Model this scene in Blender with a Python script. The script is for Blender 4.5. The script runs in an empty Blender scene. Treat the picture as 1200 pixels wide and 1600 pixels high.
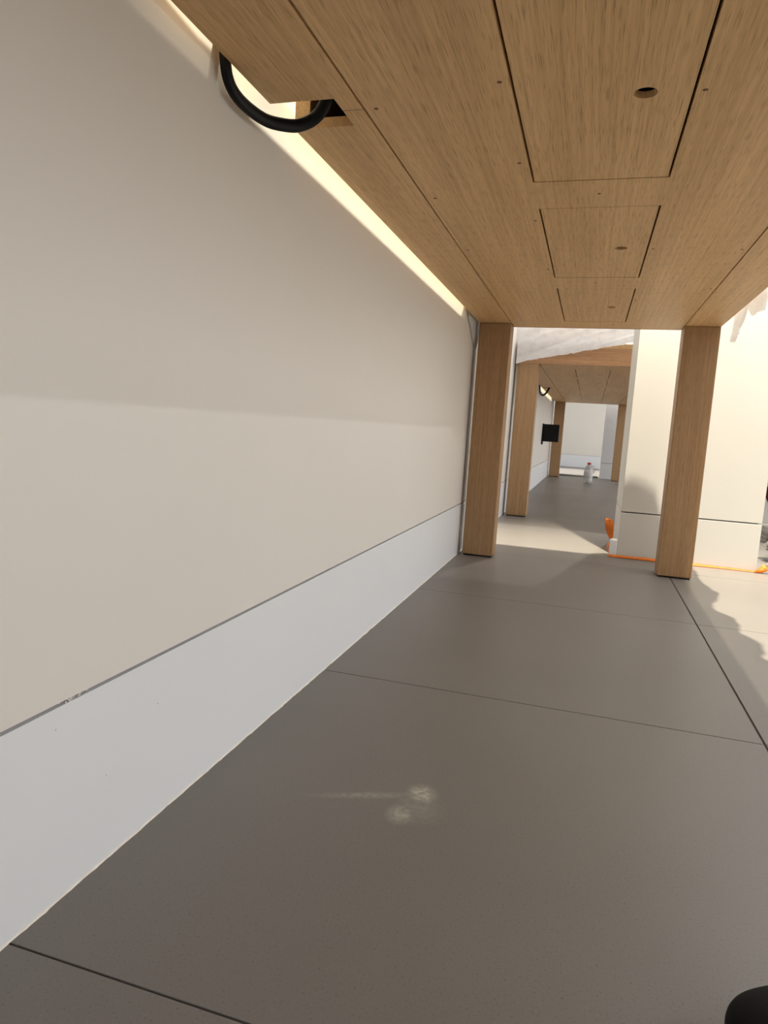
import bpy, bmesh, math, random
from mathutils import Vector, Matrix, noise
random.seed(7)
C = bpy.context.scene.collection
sc = bpy.context.scene
PI = math.pi

# ------------------------------------------------------------------ camera
H_CAM, YAW, PITCH, ROLL, F_PX = 0.4348, 0.2852, -0.1259, -0.0615, 1065.69
cam_data = bpy.data.cameras.new('camera')
cam = bpy.data.objects.new('camera', cam_data)
C.objects.link(cam)
R = Matrix.Rotation(YAW, 3, 'Z') @ Matrix.Rotation(PITCH, 3, 'X') @ Matrix.Rotation(ROLL, 3, 'Y')
rt, fw, up = R @ Vector((1, 0, 0)), R @ Vector((0, 1, 0)), R @ Vector((0, 0, 1))
M = Matrix(((rt.x, up.x, -fw.x, 0), (rt.y, up.y, -fw.y, 0), (rt.z, up.z, -fw.z, H_CAM), (0, 0, 0, 1)))
cam.matrix_world = M
cam_data.sensor_fit = 'VERTICAL'
cam_data.sensor_height = 36.0
cam_data.lens = 36.0 * F_PX / 1600.0
cam_data.clip_start = 0.02
sc.camera = cam

# ------------------------------------------------------------------ light
world = bpy.data.worlds.new('world')
sc.world = world
world.use_nodes = True
world.node_tree.nodes['Background'].inputs[0].default_value = (0.8, 0.9, 1.0, 1)
world.node_tree.nodes['Background'].inputs[1].default_value = 0.3
sc.view_settings.view_transform = 'Standard'
sc.view_settings.look = 'None'
sc.view_settings.gamma = 1.0
sc.view_settings.use_curve_mapping = False
sc.view_settings.exposure = 0.0

def area(name, loc, rot, sx, sy, power, col):
    d = bpy.data.lights.new(name, 'AREA')
    d.shape = 'RECTANGLE'; d.size = sx; d.size_y = sy; d.energy = power; d.color = col
    o = bpy.data.objects.new(name, d); C.objects.link(o)
    o.location = loc; o.rotation_euler = rot
    return o

def spot(name, loc, aim, power, col, angle, blend, radius=0.03):
    d = bpy.data.lights.new(name, 'SPOT')
    d.energy = power; d.color = col; d.spot_size = math.radians(angle); d.spot_blend = blend
    d.shadow_soft_size = radius
    o = bpy.data.objects.new(name, d); C.objects.link(o)
    o.location = loc
    o.rotation_euler = (Vector(aim) - Vector(loc)).to_track_quat('-Z', 'Y').to_euler()
    return o

# added fill lights before the solid right and back walls and below the ceiling
area('added_right_fill', (6.8, 5.0, 1.75), (0, PI / 2, 0), 3.2, 9.0, 278, (1.0, 0.985, 0.97))  # fill light added at the right; the wall there has no window
area('added_rear_fill', (2.2, -2.8, 1.8), (PI / 2, 0, PI), 5.0, 3.0, 18, (1.0, 0.98, 0.97))  # weak fill added from behind, in front of a windowless wall
area('added_ceiling_fill', (2.6, 3.0, 4.5), (0, 0, 0), 3.0, 12.0, 150, (0.96, 0.98, 1.0))  # broad overhead fill light, added below the plain ceiling
# assumed ceiling track spotlights over the tables, out of view
WARM = (1.0, 0.90, 0.70)
SPOTS = [(0.45, 1.62, 4.4), (0.45, 4.60, 4.4), (-0.02, 8.15, 4.4)]
spot('assumed_track_beam', SPOTS[0], (0.33, 1.85, 0), 2450, WARM, 46, 0.7)
spot('assumed_track_beam', SPOTS[1], (0.10, 4.4, 0), 430, (1.0, 0.95, 0.86), 66, 0.75)
spot('assumed_track_beam', SPOTS[2], (-0.05, 8.95, 0), 2200, (1.0, 0.96, 0.86), 25, 0.4)
# assumed wall-washing spotlights, out of view, that graze the wall behind the tables
for wy in (1.20, 6.20):
    spot('assumed_wash_beam', (0.085, wy, 4.4), (-0.40, wy + 0.15, 0.85), 4200, (1.0, 0.93, 0.72), 27, 0.25, 0.015)
# one assumed, unseen spotlight far across the shop that grazes in under the table
SIDE = (6.2, 1.4, 3.55)
spot('assumed_side_beam', SIDE, (-0.4, 1.4, 0.3), 180, (0.98, 0.99, 1.0), 50, 0.5, 0.02)

# ------------------------------------------------------------------ materials
def new_mat(name):
    m = bpy.data.materials.new(name); m.use_nodes = True
    nt = m.node_tree
    return m, nt, nt.nodes['Principled BSDF']

def ramp(nt, stops):
    r = nt.nodes.new('ShaderNodeValToRGB')
    el = r.color_ramp.elements
    while len(el) < len(stops): el.new(0.5)
    for e, (p, c) in zip(el, stops):
        e.position = p; e.color = (c[0], c[1], c[2], 1)
    return r

def coords(nt, scale, kind='Object', loc=(0, 0, 0)):
    tc = nt.nodes.new('ShaderNodeTexCoord'); mp = nt.nodes.new('ShaderNodeMapping')
    nt.links.new(tc.outputs[kind], mp.inputs[0])
    mp.inputs['Scale'].default_value = scale; mp.inputs['Location'].default_value = loc
    return mp

def noise_tex(nt, mp, scale, detail=4, rough=0.55):
    n = nt.nodes.new('ShaderNodeTexNoise')
    n.inputs['Scale'].default_value = scale; n.inputs['Detail'].default_value = detail
    n.inputs['Roughness'].default_value = rough
    nt.links.new(mp.outputs[0], n.inputs['Vector'])
    return n

def mix(nt, fac, a, b, mode='MIX'):
    m = nt.nodes.new('ShaderNodeMix'); m.data_type = 'RGBA'; m.blend_type = mode
    for sock, v in ((m.inputs[0], fac), (m.inputs[6], a), (m.inputs[7], b)):
        if hasattr(v, 'is_output'): nt.links.new(v, sock)
        elif isinstance(v, (int, float)): sock.default_value = v
        else: sock.default_value = (v[0], v[1], v[2], 1)
    return m.outputs[2]

def bump(nt, bsdf, height, strength, dist):
    b = nt.nodes.new('ShaderNodeBump')
    b.inputs['Strength'].default_value = strength; b.inputs['Distance'].default_value = dist
    nt.links.new(height, b.inputs['Height']); nt.links.new(b.outputs[0], bsdf.inputs['Normal'])

def wood(name, axis, tint=(1, 1, 1)):
    m, nt, b = new_mat(name)
    def sc3(along, across):
        s = [across] * 3; s[axis] = along; return s
    wob = noise_tex(nt, coords(nt, sc3(1.0, 16.0)), 1.0, 3)                    # broad bands of the veneer
    fine = noise_tex(nt, coords(nt, sc3(2.5, 190.0), loc=(3, 1, 2)), 1.0, 4, 0.6)  # streaks
    pore = noise_tex(nt, coords(nt, sc3(24.0, 900.0), loc=(7, 5, 1)), 1.0, 2, 0.5)  # open pores
    t = tint
    light = (0.78 * t[0], 0.51 * t[1], 0.25 * t[2]); mid = (0.68 * t[0], 0.43 * t[1], 0.20 * t[2])
    r1 = ramp(nt, [(0.3, mid), (0.72, light)]); nt.links.new(wob.outputs[0], r1.inputs[0])
    r2 = ramp(nt, [(0.34, (0.84, 0.81, 0.77)), (0.62, (1.04, 1.04, 1.04))]); nt.links.new(fine.outputs[0], r2.inputs[0])
    c = mix(nt, 1.0, r1.outputs[0], r2.outputs[0], 'MULTIPLY')
    r3 = ramp(nt, [(0.33, (0.60, 0.55, 0.48)), (0.45, (1, 1, 1))]); nt.links.new(pore.outputs[0], r3.inputs[0])
    c = mix(nt, 0.8, c, mix(nt, 1.0, c, r3.outputs[0], 'MULTIPLY'))
    nt.links.new(c, b.inputs['Base Color'])
    b.inputs['Roughness'].default_value = 0.5
    b.inputs['Specular IOR Level'].default_value = 0.35
    bump(nt, b, r3.outputs[0], 0.35, 0.0008)
    return m

WOOD_Y = wood('oak_lengthwise', 1)
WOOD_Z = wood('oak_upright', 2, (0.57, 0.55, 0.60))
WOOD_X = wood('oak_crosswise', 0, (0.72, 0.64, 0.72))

def plain(name, col, rough=0.5, spec=0.4, var=0.0, vscale=4.0, bmp=0.0, bscale=300):
    m, nt, b = new_mat(name)
    b.inputs['Roughness'].default_value = rough
    b.inputs['Specular IOR Level'].default_value = spec
    n = noise_tex(nt, coords(nt, (1, 1, 1)), vscale, 3)
    lo = tuple(x * (1 - var) for x in col); hi = tuple(min(1, x * (1 + var)) for x in col)
    r = ramp(nt, [(0.3, lo), (0.7, hi)]); nt.links.new(n.outputs[0], r.inputs[0])
    nt.links.new(r.outputs[0], b.inputs['Base Color'])
    if bmp:
        n2 = noise_tex(nt, coords(nt, (1, 1, 1)), bscale, 2)
        bump(nt, b, n2.outputs[0], bmp, 0.001)
    return m

WALL = plain('painted_wall_panel', (0.755, 0.735, 0.695), 0.45, 0.3, 0.012, 3, 0.04, 500)
BASE = plain('painted_base_panel', (0.77, 0.795, 0.835), 0.45, 0.3, 0.012, 3, 0.05, 500)
CAULK = plain('chalky_filler', (0.85, 0.83, 0.78), 0.9, 0.1, 0.08, 60)
DARK = plain('dark_joint_grey', (0.10, 0.095, 0.09), 0.8, 0.2, 0.2, 80)  # dark grey of seams and recessed joints
GROUT = plain('grey_grout', (0.125, 0.117, 0.11), 0.9, 0.1, 0.15, 60)
BLACK = plain('black_plastic', (0.008, 0.008, 0.0085), 0.5, 0.18, 0.1, 40)
INNER = plain('painted_cavity_shade', (0.012, 0.011, 0.010), 0.8, 0.1, 0.2, 40)  # near black that paints in the shade of the hollow tabletop
ORANGE = plain('orange_masking_tape', (0.76, 0.19, 0.018), 0.45, 0.4, 0.1, 30)
CEIL = plain('ceiling_paint', (0.8, 0.8, 0.8), 0.8, 0.2, 0.02)
RED_CAP = plain('red_plastic_cap', (0.45, 0.02, 0.03), 0.4, 0.4, 0.05)
MAROON = plain('maroon_fabric', (0.09, 0.015, 0.018), 0.85, 0.2, 0.3, 30, 0.3, 200)
GREY_BAG = plain('grey_fabric', (0.12, 0.115, 0.11), 0.8, 0.2, 0.3, 30, 0.3, 200)
SHOE = plain('black_shoe_leather', (0.004, 0.004, 0.0045), 0.7, 0.15, 0.1, 60, 0.15, 300)
LINE_GREY = plain('line_grey', (0.42, 0.42, 0.41), 0.4, 0.5, 0.05, 60)

def tile_mat():
    m, nt, b = new_mat('grey_stone_tile')
    mp = coords(nt, (1, 1, 1), 'Object')
    geo = nt.nodes.new('ShaderNodeNewGeometry')
    big = nt.nodes.new('ShaderNodeTexNoise'); big.inputs['Scale'].default_value = 1.7; big.inputs['Detail'].default_value = 3
    nt.links.new(geo.outputs['Position'], big.inputs['Vector'])
    r1 = ramp(nt, [(0.3, (0.188, 0.174, 0.163)), (0.7, (0.214, 0.200, 0.189))]); nt.links.new(big.outputs[0], r1.inputs[0])
    sp = nt.nodes.new('ShaderNodeTexNoise'); sp.inputs['Scale'].default_value = 420; sp.inputs['Detail'].default_value = 2
    nt.links.new(geo.outputs['Position'], sp.inputs['Vector'])
    r2 = ramp(nt, [(0.28, (0.62, 0.62, 0.62)), (0.40, (1, 1, 1)), (0.66, (1, 1, 1)), (0.78, (1.3, 1.28, 1.22))])
    nt.links.new(sp.outputs[0], r2.inputs[0])
    c = mix(nt, 0.75, r1.outputs[0], mix(nt, 1.0, r1.outputs[0], r2.outputs[0], 'MULTIPLY'))
    # chalk scuff on one tile: two smudges and a wiped streak, at their place on the floor
    n3 = nt.nodes.new('ShaderNodeTexNoise'); n3.inputs['Scale'].default_value = 130; n3.inputs['Detail'].default_value = 6
    nt.links.new(geo.outputs['Position'], n3.inputs['Vector'])
    def blob(cx, cy, rx, ry, rot):
        sub = nt.nodes.new('ShaderNodeMapping'); sub.vector_type = 'TEXTURE'
        sub.inputs['Location'].default_value = (cx, cy, 0); sub.inputs['Rotation'].default_value = (0, 0, rot)
        sub.inputs['Scale'].default_value = (rx, ry, 1)
        nt.links.new(geo.outputs['Position'], sub.inputs[0])
        ln = nt.nodes.new('ShaderNodeVectorMath'); ln.operation = 'LENGTH'; nt.links.new(sub.outputs[0], ln.inputs[0])
        mr = nt.nodes.new('ShaderNodeMapRange'); mr.interpolation_type = 'SMOOTHSTEP'
        mr.inputs[1].default_value = 1.0; mr.inputs[2].default_value = 0.15; mr.inputs[3].default_value = 0; mr.inputs[4].default_value = 1
        nt.links.new(ln.outputs['Value'], mr.inputs[0])
        return mr.outputs[0]
    def math_(op, a, b_):
        n = nt.nodes.new('ShaderNodeMath'); n.operation = op
        for i, v in enumerate((a, b_)):
            if hasattr(v, 'is_output'): nt.links.new(v, n.inputs[i])
            else: n.inputs[i].default_value = v
        return n.outputs[0]
    s = math_('MULTIPLY', blob(-0.153, 0.757, 0.023, 0.027, 0.3), 0.60)
    s = math_('MAXIMUM', s, math_('MULTIPLY', blob(-0.166, 0.706, 0.021, 0.026, 0.0), 0.42))
    s = math_('MAXIMUM', s, math_('MULTIPLY', blob(-0.212, 0.729, 0.088, 0.0095, 0.40), 0.24))
    s = math_('MAXIMUM', s, math_('MULTIPLY', blob(-0.150, 0.728, 0.035, 0.045, 0.4), 0.14))
    s = math_('MULTIPLY', s, math_('SUBTRACT', math_('MULTIPLY', n3.outputs[0], 3.2), 0.75))
    s = math_('MAXIMUM', s, 0.0)
    c = mix(nt, s, c, (0.62, 0.60, 0.50))
    nt.links.new(c, b.inputs['Base Color'])
    b.inputs['Roughness'].default_value = 0.42
    b.inputs['Specular IOR Level'].default_value = 0.42
    bump(nt, b, sp.outputs[0], 0.06, 0.0004)
    return m
TILE = tile_mat()

def film(name, col, transp, gloss=0.08, streak=None, transl=0.5):
    m, nt, b = new_mat(name)
    nt.nodes.remove(b)
    out = nt.nodes['Material Output']
    d = nt.nodes.new('ShaderNodeBsdfDiffuse'); t = nt.nodes.new('ShaderNodeBsdfTranslucent')
    g = nt.nodes.new('ShaderNodeBsdfGlossy'); x = nt.nodes.new('ShaderNodeBsdfTransparent')
    g.inputs['Roughness'].default_value = 0.25
    n = noise_tex(nt, coords(nt, streak or (1, 1, 1)), 6 if streak else 25, 4)
    r = ramp(nt, [(0.35, tuple(c * 0.9 for c in col)), (0.6, col)]); nt.links.new(n.outputs[0], r.inputs[0])
    nt.links.new(r.outputs[0], d.inputs[0]); nt.links.new(r.outputs[0], t.inputs[0])
    x.inputs[0].default_value = (0.96, 0.96, 0.96, 1)
    prev = d
    for node, f in ((t, transl), (g, gloss), (x, transp)):
        mx = nt.nodes.new('ShaderNodeMixShader'); mx.inputs[0].default_value = f
        nt.links.new(prev.outputs[0], mx.inputs[1]); nt.links.new(node.outputs[0], mx.inputs[2]); prev = mx
    bp = nt.nodes.new('ShaderNodeBump'); bp.inputs['Strength'].default_value = 0.35; bp.inputs['Distance'].default_value = 0.01
    nt.links.new(n.outputs[0], bp.inputs['Height'])
    for node in (d, t, g): nt.links.new(bp.outputs[0], node.inputs['Normal'])
    nt.links.new(prev.outputs[0], out.inputs[0])
    return m
FILM = film('milky_plastic_film', (0.89, 0.89, 0.89), 0.16, 0.08, None, 0.28)
SHEET = film('white_plastic_sheet', (0.92, 0.94, 0.985), 0.04, 0.05, None, 0.5)
GREYFILM = film('grey_plastic_film', (0.32, 0.31, 0.29), 0.05, 0.14)
JUG = film('clear_bottle_plastic', (0.62, 0.63, 0.62), 0.42, 0.15)

# ------------------------------------------------------------------ helpers
def mesh_from(name, verts, faces, mat, smooth=False):
    me = bpy.data.meshes.new(name)
    me.from_pydata([tuple(v) for v in verts], [], faces)
    me.validate(); me.update()
    if mat: me.materials.append(mat)
    if smooth:
        for p in me.polygons: p.use_smooth = True
    return me

def link(name, me, parent=None, loc=None):
    o = bpy.data.objects.new(name, me); C.objects.link(o)
    if parent: o.parent = parent
    if loc: o.location = loc
    return o

def tag(o, label, cat, group=None, kind=None):
    o['label'] = label; o['category'] = cat
    if group: o['group'] = group
    if kind: o['kind'] = kind
    return o

def thing(name, label, cat, loc=(0, 0, 0), group=None):
    o = bpy.data.objects.new(name, None); C.objects.link(o)
    o.location = loc; o.empty_display_size = 0.1
    return tag(o, label, cat, group)

def boxes_mesh(name, boxes, mat, bevel=0.0):
    bm = bmesh.new()
    for (x0, x1, y0, y1, z0, z1) in boxes:
        vs = [bm.verts.new(p) for p in ((x0, y0, z0), (x1, y0, z0), (x1, y1, z0), (x0, y1, z0),
                                        (x0, y0, z1), (x1, y0, z1), (x1, y1, z1), (x0, y1, z1))]
        for f in ((0, 3, 2, 1), (4, 5, 6, 7), (0, 1, 5, 4), (1, 2, 6, 5), (2, 3, 7, 6), (3, 0, 4, 7)):
            bm.faces.new([vs[i] for i in f])
    if bevel:
        bmesh.ops.bevel(bm, geom=bm.edges[:], offset=bevel, segments=2, affect='EDGES', profile=0.6)
    me = bpy.data.meshes.new(name); bm.to_mesh(me); bm.free()
    me.materials.append(mat)
    return me

def plate_mesh(name, xs, ys, solid, z0, z1, mat):
    """plate cut from a grid of cells; solid(i, j) says which cells are filled"""
    verts, faces, idx = [], [], {}
    def v(i, j, k):
        key = (i, j, k)
        if key not in idx:
            idx[key] = len(verts); verts.append((xs[i], ys[j], (z0, z1)[k]))
        return idx[key]
    nx, ny = len(xs) - 1, len(ys) - 1
    S = lambda i, j: 0 <= i < nx and 0 <= j < ny and solid(i, j)
    for i in range(nx):
        for j in range(ny):
            if not S(i, j): continue
            faces.append((v(i, j, 0), v(i, j + 1, 0), v(i + 1, j + 1, 0), v(i + 1, j, 0)))
            faces.append((v(i, j, 1), v(i + 1, j, 1), v(i + 1, j + 1, 1), v(i, j + 1, 1)))
            if not S(i - 1, j): faces.append((v(i, j, 0), v(i, j, 1), v(i, j + 1, 1), v(i, j + 1, 0)))
            if not S(i + 1, j): faces.append((v(i + 1, j, 0), v(i + 1, j + 1, 0), v(i + 1, j + 1, 1), v(i + 1, j, 1)))
            if not S(i, j - 1): faces.append((v(i, j, 0), v(i + 1, j, 0), v(i + 1, j, 1), v(i, j, 1)))
            if not S(i, j + 1): faces.append((v(i, j + 1, 0), v(i, j + 1, 1), v(i + 1, j + 1, 1), v(i + 1, j + 1, 0)))
    return mesh_from(name, verts, faces, mat)

def hatch_mesh(name, x0, x1, y0, y1, z0, z1, hx, hy, hr, mat):
    """panel with a round finger hole"""
    angs = sorted(set([2 * PI * k / 32 for k in range(32)] +
                      [math.atan2(cy - hy, cx - hx) % (2 * PI) for cx in (x0, x1) for cy in (y0, y1)]))
    verts, faces = [], []
    for a in angs:
        c, s = math.cos(a), math.sin(a)
        t = min([(x1 - hx) / c if c > 1e-9 else 9e9, (x0 - hx) / c if c < -1e-9 else 9e9,
                 (y1 - hy) / s if s > 1e-9 else 9e9, (y0 - hy) / s if s < -1e-9 else 9e9])
        for z in (z0, z1):
            verts.append((hx + hr * c, hy + hr * s, z)); verts.append((hx + t * c, hy + t * s, z))
    n = len(angs)
    for k in range(n):
        a, b = 4 * k, 4 * ((k + 1) % n)
        faces.append((a, b, b + 1, a + 1)); faces.append((a + 2, a + 3, b + 3, b + 2))
        faces.append((a, a + 2, b + 2, b)); faces.append((a + 1, b + 1, b + 3, a + 3))
    return mesh_from(name, verts, faces, mat)

def tube_mesh(name, pts, radius, mat, seg=12, flat=1.0):
    pts = [Vector(p) for p in pts]
    verts, faces = [], []
    n = len(pts)
    prev = None
    for i, p in enumerate(pts):
        d = (pts[min(i + 1, n - 1)] - pts[max(i - 1, 0)]).normalized()
        ref = prev if prev is not None else Vector((1, 0, 0))
        a = (ref - d * ref.dot(d)).normalized(); b = d.cross(a); prev = a
        for k in range(seg):
            t = 2 * PI * k / seg
            verts.append(p + a * math.cos(t) * radius * flat + b * math.sin(t) * radius)
    for i in range(n - 1):
        for k in range(seg):
            k2 = (k + 1) % seg
            faces.append((i * seg + k, i * seg + k2, (i + 1) * seg + k2, (i + 1) * seg + k))
    faces.append(tuple(range(seg - 1, -1, -1))); faces.append(tuple((n - 1) * seg + k for k in range(seg)))
    return mesh_from(name, verts, faces, mat, True)

def spline(pts, n):
    out = []
    P = [Vector(p) for p in pts]
    P = [P[0] * 2 - P[1]] + P + [P[-1] * 2 - P[-2]]
    for i in range(1, len(P) - 2):
        for k in range(n):
            t = k / n
            a, b, c, d = P[i - 1], P[i], P[i + 1], P[i + 2]
            out.append(0.5 * ((2 * b) + (c - a) * t + (2 * a - 5 * b + 4 * c - d) * t * t + (3 * b - a - 3 * c + d) * t ** 3))
    out.append(P[-2])
    return out

def lathe_mesh(name, prof, mat, seg=24, squash=1.0):
    verts, faces = [], []
    for r, z in prof:
        for k in range(seg):
            t = 2 * PI * k / seg
            verts.append((r * math.cos(t), r * math.sin(t) * squash, z))
    for i in range(len(prof) - 1):
        for k in range(seg):
            k2 = (k + 1) % seg
            faces.append((i * seg + k, i * seg + k2, (i + 1) * seg + k2, (i + 1) * seg + k))
    faces.append(tuple(range(seg - 1, -1, -1))); faces.append(tuple((len(prof) - 1) * seg + k for k in range(seg)))
    return mesh_from(name, verts, faces, mat, True)

def lerp_table(tab, y):
    if y <= tab[0][0]: return tab[0][1]
    for (a, va), (b, vb) in zip(tab, tab[1:]):
        if y <= b: return va + (vb - va) * (y - a) / (b - a)
    return tab[-1][1]

def grid_mesh(name, rows, mat, thick=0.0, smooth=True):
    n, m = len(rows), len(rows[0])
    verts = [p for r in rows for p in r]
    faces = [(i * m + j, i * m + j + 1, (i + 1) * m + j + 1, (i + 1) * m + j) for i in range(n - 1) for j in range(m - 1)]
    return mesh_from(name, verts, faces, mat, smooth)

# ------------------------------------------------------------------ the setting
XW = -0.4132            # face of the left wall
YF = 10.4               # face of the far wall
ZG0, ZG1 = 0.1790, 0.1825
X_RIGHT, Y_BACK, Z_TOP = 7.0, -3.0, 4.6

floor = link('floor', boxes_mesh('floor', [(-1.2, X_RIGHT, Y_BACK, YF + 0.3, -0.06, -0.0022)], GROUT))
floor['kind'] = 'structure'
TJ, PY, PX = 0.2903, 0.6875, 1.3725
YJ = 1.0910
tile_cache = {}
for cx in range(-1, 5):
    for ry in range(-6, 14):
        x0 = TJ + cx * PX + 0.0018; x1 = TJ + (cx + 1) * PX - 0.0018
        x0c = max(x0, XW - 0.02); x1c = min(x1, X_RIGHT)
        y0 = YJ + ry * PY + 0.0010; y1 = YJ + (ry + 1) * PY - 0.0010
        y1c = min(y1, YF - 0.004)
        if x1c - x0c < 0.02 or y1c - y0 < 0.02: continue
        key = (round(x1c - x0c, 4), round(y1c - y0, 4))
        if key not in tile_cache:
            tile_cache[key] = boxes_mesh('tile', [(0, key[0], 0, key[1], -0.006, 0.0)], TILE, 0.0006)
        link('tile', tile_cache[key], floor, (x0c, y0, 0))

wl = link('wall_left', boxes_mesh('wall_left', [(XW - 0.25, XW, Y_BACK, YF, ZG1, Z_TOP), (XW - 0.25, XW - 0.012, Y_BACK, YF, -0.006, ZG1)], WALL))
wl['kind'] = 'structure'
bl = link('baseboard_left', boxes_mesh('baseboard_left', [(XW - 0.012, XW, Y_BACK, YF, 0.001, ZG0)], BASE))
bl['kind'] = 'structure'
wf = link('wall_far', boxes_mesh('wall_far', [(XW - 0.25, X_RIGHT, YF, YF + 0.25, ZG1, Z_TOP), (XW - 0.25, X_RIGHT, YF + 0.012, YF + 0.25, -0.006, ZG1)], WALL))
wf['kind'] = 'structure'
bf = link('baseboard_far', boxes_mesh('baseboard_far', [(XW, X_RIGHT, YF, YF + 0.012, 0.001, ZG0)], BASE))
bf['kind'] = 'structure'
wr = link('wall_right', boxes_mesh('wall_right', [(X_RIGHT, X_RIGHT + 0.2, Y_BACK, YF + 0.25, -0.006, Z_TOP)], WALL))
wr['kind'] = 'structure'
wb = link('wall_back', boxes_mesh('wall_back', [(XW - 0.25, X_RIGHT + 0.2, Y_BACK - 0.2, Y_BACK, -0.006, Z_TOP)], WALL))
wb['kind'] = 'structure'
ce = link('ceiling', boxes_mesh('ceiling', [(XW - 0.25, X_RIGHT + 0.2, Y_BACK - 0.2, YF + 0.25, Z_TOP, Z_TOP + 0.15)], CEIL))
ce['kind'] = 'structure'

# rough bead of white filler where the base panel meets the floor
vs, fs = [], []
N = 420
for i in range(N + 1):
    y = 0.30 + 2.2 * i / N
    w = 0.0013 + 0.0009 * noise.noise((y * 38, 0, 0)) + 0.0012 * max(0, noise.noise((y * 130, 3, 0)))
    h = 0.0020 + 0.0012 * noise.noise((y * 45, 7, 0))
    vs += [(XW + 0.0001, y, 0.0), (XW + w, y, 0.0), (XW + w * 0.6, y, h * 0.7), (XW + 0.0001, y, h)]
for i in range(N):
    a, b = 4 * i, 4 * i + 4
    fs += [(a + 1, b + 1, b + 2, a + 2), (a + 2, b + 2, b + 3, a + 3)]
tr = link('trim_1', mesh_from('trim_1', vs, fs, CAULK)); tr['kind'] = 'structure'
# crumbs of filler stuck in the joint above the base panel
vs, fs = [], []
def crumb(y, z, r, x=XW):
    b = len(vs)
    for dx, dy, dz in ((0, -1, 0), (0, 0, -0.8), (0, 1, 0.1), (0, 0.1, 0.8), (1, 0, 0)):
        vs.append((x + dx * r * 0.8, y + dy * r * random.uniform(0.7, 1.3), z + dz * r * random.uniform(0.7, 1.3)))
    for k in range(4): fs.append((b + k, b + (k + 1) % 4, b + 4))
for k in range(26): crumb(random.gauss(0.475, 0.012), ZG0 + random.uniform(-0.001, 0.003), random.uniform(0.0005, 0.0014), XW - 0.001)
for k in range(60): crumb(random.uniform(0.42, 1.6), ZG0 + random.uniform(-0.001, 0.0015), random.uniform(0.0003, 0.0008), XW - 0.001)
for y, z in ((0.455, 0.160), (0.60, 0.128), (0.52, 0.087)): crumb(y, z, 0.0016)
tr2 = link('trim_2', mesh_from('trim_2', vs, fs, CAULK)); tr2['kind'] = 'structure'

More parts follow.
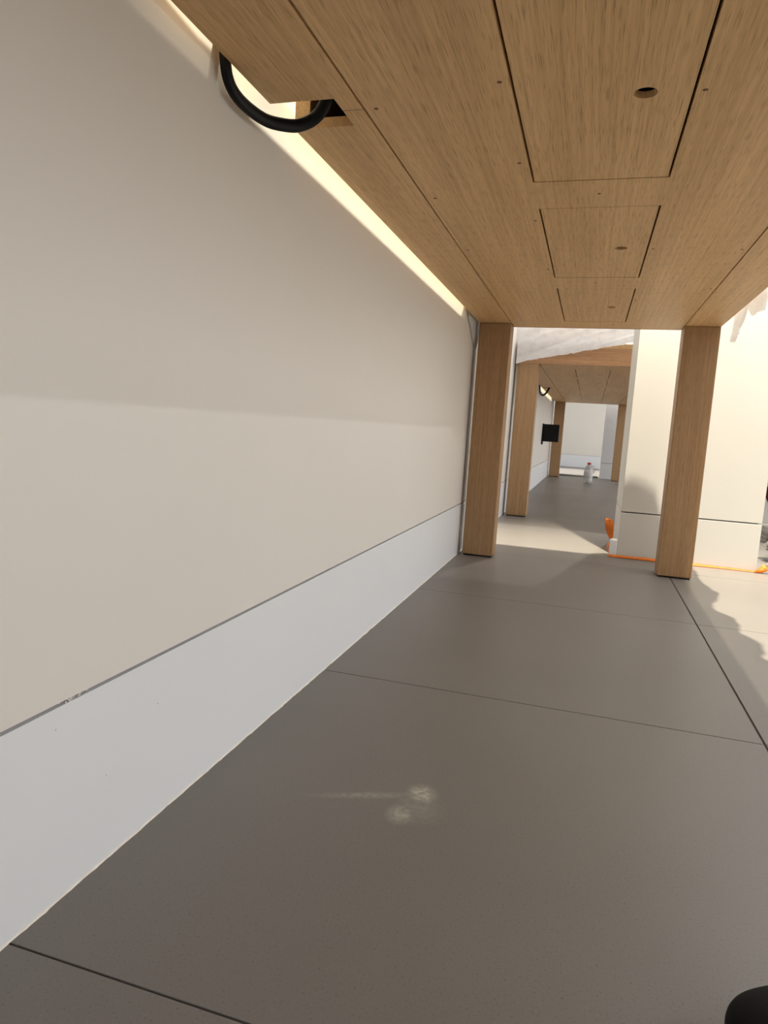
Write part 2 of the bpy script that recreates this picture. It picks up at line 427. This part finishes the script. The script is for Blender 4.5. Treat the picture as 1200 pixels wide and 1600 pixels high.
# ------------------------------------------------------------------ tables
TL, GL, PL, PR, GR, TR = -0.3960, -0.2895, -0.1161, 0.0715, 0.2487, 0.3535
YE, LEN = 2.447, 4.014
Z0, ZT = 0.800, 0.906
LEG = 0.088
def make_table(label, dy, notch, ring):
    y0 = YE - LEN
    t = thing('display_table', label, 'table', ((TL + TR) / 2, (y0 + YE) / 2 + dy, 0), 'long oak display tables')
    off = Vector((-(TL + TR) / 2, -(y0 + YE) / 2, 0))
    def part(name, me, mats=None, parent=t):
        o = link(name, me, parent); o.location = off if parent is t else (0, 0, 0)
        return o
    n0, n1, nx = notch
    # top board and the boards round the edge
    part('tabletop', boxes_mesh('tabletop', [(TL, TR, y0, YE, ZT - 0.024, ZT)], WOOD_Y, 0.0012))
    e = 0.020; zb = Z0 + 0.012; ztb = ZT - 0.0241
    part('edge_board', boxes_mesh('edge_board', [(TL, TL + e, y0 + e, n0, zb, ztb), (TL, TL + e, n1, YE - e, zb, ztb)], WOOD_Y))
    part('edge_board', boxes_mesh('edge_board', [(TR - e, TR, y0 + e, YE - e, zb, ztb)], WOOD_Y))
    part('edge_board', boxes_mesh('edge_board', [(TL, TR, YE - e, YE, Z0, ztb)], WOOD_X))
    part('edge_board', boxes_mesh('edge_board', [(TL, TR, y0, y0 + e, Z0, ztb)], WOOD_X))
    part('cavity_shade', boxes_mesh('cavity_shade', [(TL + e, TR - e, y0 + e, YE - e, ZT - 0.030, ZT - 0.0245)], INNER))  # black sheets added for the shade inside the closed hollow
    part('cavity_shade', boxes_mesh('cavity_shade', [(nx + 0.014, nx + 0.018, n0 - 0.2, n1 + 0.2, zb + .0002, ZT - 0.031)], INNER))
    # underside: two side boards, the middle board with its hatch openings, the hatches
    g = 0.0014
    ns = (n0 + n1) / 2 - 0.005
    m = plate_mesh('side_board', [TL, nx, GL - g], [y0 + e, n0, n1, YE - e], lambda i, j: not (i == 0 and j == 1), Z0, Z0 + 0.012, WOOD_Y)
    o = part('side_board', m)
    part('seam', boxes_mesh('seam', [(nx, GL - g, ns - 0.0004, ns + 0.0004, Z0 - 0.00015, Z0 + 0.001)], DARK))
    part('side_board', boxes_mesh('side_board', [(GR + g, TR, y0 + e, YE - e, Z0, Z0 + 0.012)], WOOD_Y, 0.0004))
    hatches = []
    k = 2.303
    while k - 0.5 > y0 + 0.05:
        hatches.append((k - 0.5, k)); k -= 0.62
    hatches.sort()
    ys = [y0 + e]
    for a, b in hatches: ys += [a, b]
    ys.append(YE - e)
    part('middle_board', plate_mesh('middle_board', [GL + g, PL, PR, GR - g], ys, lambda i, j: not (i == 1 and j % 2 == 1), Z0, Z0 + 0.012, WOOD_Y))
    for a, b in hatches:
        gx, gy = 0.0032, 0.0026
        hm = hatch_mesh('hatch', PL + gx, PR - gx, a + gy, b - gy, Z0 + 0.0003, Z0 + 0.0075, 0.0215, (a + b) / 2, 0.0122, WOOD_Y)
        part('hatch', hm)
    # filled screw holes
    pts = [(-0.127, 0.765), (0.080, 0.815), (-0.275, 0.803), (-0.128, 0.987), (-0.022, 1.120), (-0.274, 1.115), (0.237, 1.452), (-0.126, 1.246), (0.080, 1.440),
           (-0.275, 1.43), (-0.126, 1.60), (-0.022, 1.74), (0.237, 1.80), (0.080, 1.95)]
    for x, y in pts:
        part('screw_hole', lathe_mesh('screw_hole', [(0.0028, Z0 + 0.0001), (0.0028, Z0 - 0.0002), (0.0016, Z0 - 0.0004)], SCREW, 10)).location = off + Vector((x, y, 0))
    # legs
    for lx0, lx1 in ((TL, GL), (GR, TR)):
        for ly0, ly1 in ((YE - LEG, YE), (y0, y0 + LEG)):
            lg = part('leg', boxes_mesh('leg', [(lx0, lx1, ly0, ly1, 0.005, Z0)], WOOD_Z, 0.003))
            link('foot_pad', boxes_mesh('foot_pad', [(lx0 + 0.004, lx1 - 0.004, ly0 + 0.004, ly1 - 0.004, 0.0, 0.0055)], BLACK), lg)
    return t
SCREW = plain('filler_plug', (0.16, 0.085, 0.04), 0.6, 0.3, 0.1)
DY2 = 5.215
make_table('oak display table above the camera, its panelled underside filling the upper photo', 0.0, (0.772, 0.842, -0.316), None)
make_table('oak display table farther down the wall, half under a torn white sheet', DY2, (5.47 - 0.03 - DY2, 5.47 + 0.04 - DY2, -0.316), None)

# black cable conduits looping out of the table notches
def conduit(label, pts, r):
    o = link('cable_conduit', tube_mesh('cable_conduit', spline(pts, 10), r, BLACK, 14, 0.75))
    tag(o, label, 'cable', 'cable conduits looping into the tables')
    return o
conduit('thick black cable conduit looping from the wall into the nearer table\'s notch',
        [(-0.4045, 0.690, 0.880), (-0.404, 0.681, 0.835), (-0.404, 0.683, 0.805), (-0.4035, 0.690, 0.788), (-0.402, 0.706, 0.779), (-0.400, 0.735, 0.777),
         (-0.395, 0.763, 0.778), (-0.385, 0.783, 0.781), (-0.374, 0.802, 0.787), (-0.360, 0.813, 0.797), (-0.347, 0.812, 0.808), (-0.336, 0.806, 0.825), (-0.330, 0.80, 0.85)], 0.0075)
conduit('thin black cable conduit looping under the farther table',
        [(-0.404, 5.36, 0.87), (-0.404, 5.36, 0.81), (-0.403, 5.42, 0.765), (-0.395, 5.50, 0.745), (-0.375, 5.53, 0.752), (-0.350, 5.51, 0.785), (-0.335, 5.49, 0.83)], 0.0075)

# ------------------------------------------------------------------ pillars
def pier(label, dy):
    t = thing('clad_pillar', label, 'pillar', (0.37, 2.9 + dy, 0), 'white clad pillars')
    x0, x1, y0, y1 = 0.134 - 0.37, 0.605 - 0.37, -0.24, 0.21
    link('upper_cladding', boxes_mesh('upper_cladding', [(x0, x1, y0, y1, 0.1735, Z_TOP)], BASE if dy else PIER, 0.0015), t)
    link('base_cladding', boxes_mesh('base_cladding', [(x0, x1, y0, y1, 0.0, 0.1695)], BASE if dy else PIER, 0.0012), t)
    link('recessed_core', boxes_mesh('recessed_core', [(x0 + 0.01, x1 - 0.01, y0 + 0.01, y1 - 0.01, 0.16, 0.18)], DARK), t)
    return t
PIER = plain('white_pillar_cladding', (0.60, 0.595, 0.58), 0.5, 0.3, 0.012, 3, 0.04, 500)
pier('white clad pillar with orange tape round its foot, behind the right table leg', 0)
pier('white clad pillar past the far end of the farther table', DY2 + 0.01)

# orange tape round the foot of the near pillar
YP = 2.66
t = thing('masking_tape', 'orange masking tape with loose ends round the near pillar\'s foot', 'tape', (0.35, YP, 0))
def strip(name, pts_a, pts_b, mat, parent, org):
    rows = [[(a[0] - org[0], a[1] - org[1], a[2] - org[2]) for a in pts_a], [(b[0] - org[0], b[1] - org[1], b[2] - org[2]) for b in pts_b]]
    o = link(name, grid_mesh(name, rows, mat, smooth=True), parent)
    md = o.modifiers.new('thickness', 'SOLIDIFY'); md.thickness = 0.0006
    return o
org = (0.35, YP, 0)
n = 30
xa = [0.104 + (0.612 - 0.104) * i / n for i in range(n + 1)]
hgt = [0.009 + 0.002 * noise.noise((x * 14, 0, 0)) - 0.005 * max(0, (x - 0.35) / 0.26) for x in xa]
strip('tape_strip', [(x, YP - 0.002, h) for x, h in zip(xa, hgt)], [(x, YP - 0.012 - 0.004 * noise.noise((x * 9, 4, 0)), 0.0012) for x in xa], ORANGE, t, org)
# leaf-shaped end that sticks up at the left
zs = [0.052, 0.066, 0.082, 0.10, 0.118, 0.134, 0.141]
wl_ = [0.004, 0.006, 0.012, 0.016, 0.017, 0.015, 0.008]
strip('tape_end', [(0.112 - 0.003 * i - w, YP + 0.02, z) for i, (z, w) in enumerate(zip(zs, wl_))], [(0.112 - 0.003 * i + w * 0.8, YP + 0.012, z) for i, (z, w) in enumerate(zip(zs, wl_))], ORANGE, t, org)
strip('tape_loop', [(0.112 - 0.016 * math.sin(PI * i / 8), YP + 0.012, 0.062 - 0.058 * i / 8) for i in range(9)],
      [(0.117 - 0.016 * math.sin(PI * i / 8), YP + 0.004, 0.062 - 0.058 * i / 8) for i in range(9)], ORANGE, t, org)
# turned-over end at the right corner
strip('tape_end', [(0.596, YP - 0.016, 0.002), (0.606, YP - 0.014, 0.014), (0.618, YP - 0.012, 0.026), (0.622, YP - 0.010, 0.034)],
      [(0.600, YP - 0.022, 0.001), (0.620, YP - 0.022, 0.003), (0.636, YP - 0.020, 0.012), (0.640, YP - 0.012, 0.020)], ORANGE, t, org)
o = strip('film_tail', [(0.622, YP - 0.006, 0.018), (0.650, YP + 0.0, 0.052), (0.690, YP + 0.01, 0.085), (0.74, YP + 0.02, 0.12)],
          [(0.636, YP - 0.004, 0.014), (0.675, YP + 0.0, 0.036), (0.72, YP + 0.01, 0.055), (0.77, YP + 0.02, 0.08)], FILM, t, org)
o['label'] = 'loose tail of white film'
link('film_wrap', boxes_mesh('film_wrap', [(0.106 - org[0], 0.1335 - org[0], -0.002, 0.03, 0.006, 0.066)], BASE, 0.004), t)['label'] = 'white film folded round the corner'

# ------------------------------------------------------------------ plastic sheets
# over the near table: hangs raggedly past the right edge
XMAX = [(-2, .405), (0.4, .400), (1.0, .41), (1.3, .395), (1.5, .412), (1.58, .402), (1.60, .412), (1.66, .418), (1.72, .396), (1.80, .404), (1.84, .410), (1.865, .398), (1.89, .377), (1.93, .376), (2.0, .398), (2.07, .417), (2.12, .408), (2.2, .396), (2.33, .402), (2.45, .400)]
HEM = [(-2, .84), (1.8, .85), (1.98, .838), (2.03, .815), (2.06, .80), (2.10, .805), (2.13, .802), (2.17, .800), (2.195, .82), (2.215, .832), (2.235, .79), (2.26, .776), (2.30, .772), (2.34, .768), (2.38, .757), (2.41, .762), (2.435, .762), (2.45, .772)]
LHEM = [(-2, .905), (2.16, .905), (2.19, .84), (2.215, .79), (2.26, .77), (2.33, .735), (2.38, .715), (2.42, .735), (2.45, .76)]
rows = []
ys = [-1.5 + 0.06 * i for i in range(46)] + [1.28 + 0.0085 * i for i in range(139)]
ys = [y for y in ys if y <= 2.452]
for y in ys:
    nz = lambda x, s=1.0: noise.noise((x * 11 * s, y * 9 * s, 1.3))
    xm, hm, lh = lerp_table(XMAX, y), lerp_table(HEM, y), lerp_table(LHEM, y)
    r = []
    if y < 2.17:
        xl = lerp_table([(-2, TL - .0035), (.72, TL - .0035), (.76, TL + .001), (2.08, TL + .001), (2.15, -.4025)], y) + 0.001 * nz(3, 2)
        r += [(xl, y, 0.9085 if y < 2.05 else 0.912), (xl + .001, y, 0.9100), (xl + .002, y, 0.9105)]
    else: r += [(-0.4075 + 0.003 * nz(3, 2), y, lh), (-0.4060 + 0.003 * nz(5, 2), y, (lh + .91) / 2), (-0.402, y, 0.909)]
    for i in range(24):
        x = TL + 0.004 + (TR - TL - 0.006) * i / 23
        w = max(0.0, 1 - abs(x - 0.235) / 0.115)
        lip = 0.075 * math.exp(-((y - 2.425) / 0.03) ** 2) * min(1, 12 * (x - TL), 12 * (TR - x)) * (1 + 0.2 * nz(x, 1.5))  # unseen lip added to set where the table end's shadow falls
        b = 0.24 * min(1, w * 1.8) * math.exp(-((y - 2.42) / 0.05) ** 2)  # unseen bulge shaped to cast the shadow on the pillar front
        r.append((x, y, 0.9085 + 0.006 * max(0, nz(x)) + b * (0.9 + 0.15 * nz(x, 3)) + lip))
    jx = 0.012 * nz(0.2, 3)
    r += [(TR + 0.006, y, 0.912), (TR + 0.5 * (xm - TR), y + 0.004 * nz(1, 2), 0.909), (xm - 0.003 + jx * 0.3, y, 0.895),
          (xm + jx * 0.4, y + 0.010 * nz(2, 2), hm * 0.45 + 0.895 * 0.55), (xm + jx, y + 0.015 * nz(4, 2), hm * 0.75 + 0.895 * 0.25), (xm - 0.004 + jx * 1.4, y + 0.018 * nz(6, 2), hm)]
    rows.append(r)
o = link('plastic_sheet', grid_mesh('plastic_sheet', rows, FILM))
tag(o, 'crumpled milky plastic film hanging off the nearer table\'s right edge', 'plastic sheet', 'plastic sheets over the tables')

# over the farther table: bunched at its near end with a slanting torn hem
rows = []
yf = YE - LEN + DY2     # near end of the farther table
for i in range(91):
    x = -0.398 + (0.36 + 0.398) * i / 90
    s = (x + 0.40) / 0.55
    fold = 0.012 * noise.noise((x * 9, 0.3, 0)) + 0.006 * noise.noise((x * 30, 0.9, 0))
    hz = 0.790 + 0.113 * min(1.05, max(0, s)) + 0.005 * noise.noise((x * 22, 5, 0)) + 0.004 * noise.noise((x * 70, 5, 0))
    if x > 0.12: hz = 0.905 + 0.008 * noise.noise((x * 90, 5, 0))
    crest = 1.055 + 0.02 * noise.noise((x * 4, 9, 0))
    r = []
    for y, z in ((yf + 1.2, 0.913), (yf + 0.6, 0.915), (yf + 0.35, 0.93), (yf + 0.22, 0.99), (yf + 0.12, crest - 0.01), (yf + 0.05, crest), (yf + 0.01 + fold, crest - 0.02)):
        r.append((x, y, z + 0.4 * fold))
    y1, z1 = yf + 0.01 + fold, crest - 0.02
    for k in range(1, 25):
        f = k / 24
        zz = z1 + (hz - z1) * f
        diag = (zz - 0.34 * x) * 34                      # pulled folds running up to the right
        crease = 0.010 * noise.noise((diag, x * 2.2, 3)) + 0.006 * noise.noise((diag * 2.7, x * 3, 8))
        yy = y1 + (yf - 0.085 - y1) * f ** 0.8
        r.append((x + 0.006 * f * noise.noise((x * 12, f * 2, 4)), yy + crease * min(1, 3 * f), zz))
    rows.append(r)
o = link('plastic_sheet', grid_mesh('plastic_sheet', rows, SHEET))
tag(o, 'white sheet with a slanting torn hem draped over the farther table\'s near end', 'plastic sheet', 'plastic sheets over the tables')

# ------------------------------------------------------------------ black box on the wall
bx = thing('wall_box', 'black box mounted low on the white wall beside the farther table\'s far leg', 'box', (XW, 6.2, 0.46))
link('casing', boxes_mesh('casing', [(0.012, 0.145, -0.012, 0.030, -0.078, 0.074)], BLACK, 0.004), bx)
link('mounting_plate', boxes_mesh('mounting_plate', [(0.0, 0.013, -0.015, 0.035, -0.105, 0.078)], BLACK, 0.002), bx)
link('front_bezel', boxes_mesh('front_bezel', [(0.020, 0.137, -0.016, -0.0118, -0.070, 0.066)], BLACK, 0.002), bx)

# ------------------------------------------------------------------ bottle
bt = thing('water_bottle', 'clear plastic water bottle with a red cap on the floor under the farther table', 'bottle', (0.013, 6.85, 0))
prof = [(0.030, 0.0), (0.041, 0.004), (0.043, 0.02), (0.0425, 0.06), (0.040, 0.065), (0.0425, 0.07), (0.0425, 0.115), (0.042, 0.13), (0.036, 0.15), (0.025, 0.168), (0.018, 0.176), (0.0165, 0.186)]
link('body', lathe_mesh('body', prof, JUG, 24), bt)
link('label_band', lathe_mesh('label_band', [(0.0432, 0.066), (0.0434, 0.067), (0.0434, 0.112), (0.0432, 0.113)], plain('pale_bottle_label', (0.55, 0.56, 0.55), 0.5), 24), bt)
link('cap', lathe_mesh('cap', [(0.0175, 0.184), (0.0182, 0.185), (0.0182, 0.200), (0.0165, 0.202)], RED_CAP, 20), bt)
link('handle', tube_mesh('handle', spline([(0.020, -0.002, 0.172), (0.042, -0.004, 0.165), (0.053, -0.005, 0.140), (0.050, -0.004, 0.112), (0.040, 0, 0.098)], 6), 0.0045, JUG, 8), bt)

# ------------------------------------------------------------------ thin rod on the far floor
line = link('floor_line', tube_mesh('floor_line', [(-0.40, 7.93, 0.010), (-0.1, 7.95, 0.010), (0.118, 7.96, 0.010)], 0.010, LINE_GREY, 10))  # thin grey tube drawn as a line across the floor
tag(line, 'thin grey rod lying across the bright floor before the far wall', 'line')

# ------------------------------------------------------------------ clutter behind the pillar
def lump(name, loc, size, amp, freq, mat, seed, seg=40, flat=0.0, smooth=True):
    vs, fs = [], []
    n, m = seg, seg // 2
    for j in range(m + 1):
        ph = PI * j / m
        for i in range(n):
            th = 2 * PI * i / n
            d = Vector((math.sin(ph) * math.cos(th), math.sin(ph) * math.sin(th), -math.cos(ph)))
            k = 1 + amp * noise.fractal(d * freq + Vector((seed, 0, 0)), 0.8, 2.1, 4) + amp * 0.6 * abs(noise.noise(d * freq * 2.3 + Vector((0, seed, 0))))
            p = Vector((d.x * size[0] * k, d.y * size[1] * k, size[2] * (1 + d.z * k)))
            p.z = max(0.002, p.z)
            vs.append(p)
    for j in range(m):
        for i in range(n):
            i2 = (i + 1) % n
            fs.append((j * n + i, j * n + i2, (j + 1) * n + i2, (j + 1) * n + i))
    o = link(name, mesh_from(name, vs, fs, mat, smooth)); o.location = loc
    return o
o = lump('duffel_bag', (1.03, 3.55, 0), (0.23, 0.20, 0.26), 0.18, 1.6, MAROON, 3)
tag(o, 'dark maroon slouching bag at the right edge behind the pillar', 'bag')
o = lump('crumpled_film', (0.90, 2.98, 0), (0.17, 0.11, 0.085), 0.5, 2.6, GREYFILM, 8, 60, smooth=False)
tag(o, 'heap of crumpled grey plastic film on the floor right of the pillar', 'plastic film')

# ------------------------------------------------------------------ shoe at the bottom right corner
sh = thing('shoe', 'black rounded shoe toe in the bottom right corner on the grey floor', 'shoe', (0.176, 0.481, 0))
sh.rotation_euler = (0, 0, math.radians(35))
def shoe_sec(y, w, zt, z0, xo):
    return [(xo + w * math.copysign(abs(math.cos(a)) ** 0.75, math.cos(a)), y, z0 + (zt - z0) * (0.5 + 0.5 * math.copysign(abs(math.sin(a)) ** 0.8, math.sin(a))))
            for a in [2 * PI * k / 24 for k in range(24)]]
secs = [(0.046, 0.004, 0.034, 0.026, 0), (0.044, 0.020, 0.044, 0.018, 0), (0.036, 0.034, 0.052, 0.015, 0), (0.018, 0.045, 0.060, 0.014, 0), (-0.01, 0.050, 0.068, 0.014, 0.002), (-0.05, 0.050, 0.082, 0.014, 0.003),
        (-0.10, 0.044, 0.100, 0.014, 0.002), (-0.16, 0.038, 0.105, 0.014, 0), (-0.21, 0.036, 0.105, 0.014, 0), (-0.235, 0.028, 0.098, 0.016, 0), (-0.245, 0.010, 0.08, 0.03, 0)]
rows = [shoe_sec(*s) for s in secs]
vs = [p for r in rows for p in r]; fs = []
for j in range(len(rows) - 1):
    for i in range(24): fs.append((j * 24 + i, j * 24 + (i + 1) % 24, (j + 1) * 24 + (i + 1) % 24, (j + 1) * 24 + i))
fs += [tuple(range(23, -1, -1)), tuple((len(rows) - 1) * 24 + i for i in range(24))]
u = link('upper', mesh_from('upper', vs, fs, SHOE, True), sh)
md = u.modifiers.new('smooth', 'SUBSURF'); md.levels = 1; md.render_levels = 2
vs, fs = [], []
for z in (0.0, 0.016):
    for s in secs: vs.append((s[4] + s[1] + 0.003, s[0], z))
    for s in reversed(secs): vs.append((s[4] - s[1] - 0.003, s[0], z))
m2 = 2 * len(secs)
fs = [tuple(range(m2)), tuple(range(2 * m2 - 1, m2 - 1, -1))] + [(i, (i + 1) % m2, m2 + (i + 1) % m2, m2 + i) for i in range(m2)]
link('sole', mesh_from('sole', vs, fs, BLACK), sh)
for k in range(4):
    y = -0.055 - 0.022 * k
    z = 0.086 + 0.0075 * k
    link('lace', tube_mesh('lace', [(-0.022, y, z - 0.006), (0, y - 0.003, z + 0.006), (0.022, y, z - 0.006)], 0.0025, SHOE, 6), sh)

# the assumed track spotlights' housings on the ceiling
for i, (p, lab) in enumerate(zip(SPOTS, ('assumed white track spotlight above the nearer table', 'assumed white track spotlight above the near end of the farther table', 'assumed white track spotlight just past the far end of the farther table'))):
    ts = thing('assumed_track_spotlight', lab, 'spotlight', p, 'assumed track spotlights on the ceiling')
    link('housing', lathe_mesh('housing', [(0.030, 0.10), (0.050, 0.09), (0.055, 0.04), (0.060, 0.035)][::-1], CEIL, 20), ts)
    link('stem', lathe_mesh('stem', [(0.010, 0.09), (0.010, Z_TOP - p[2])], CEIL, 10), ts)
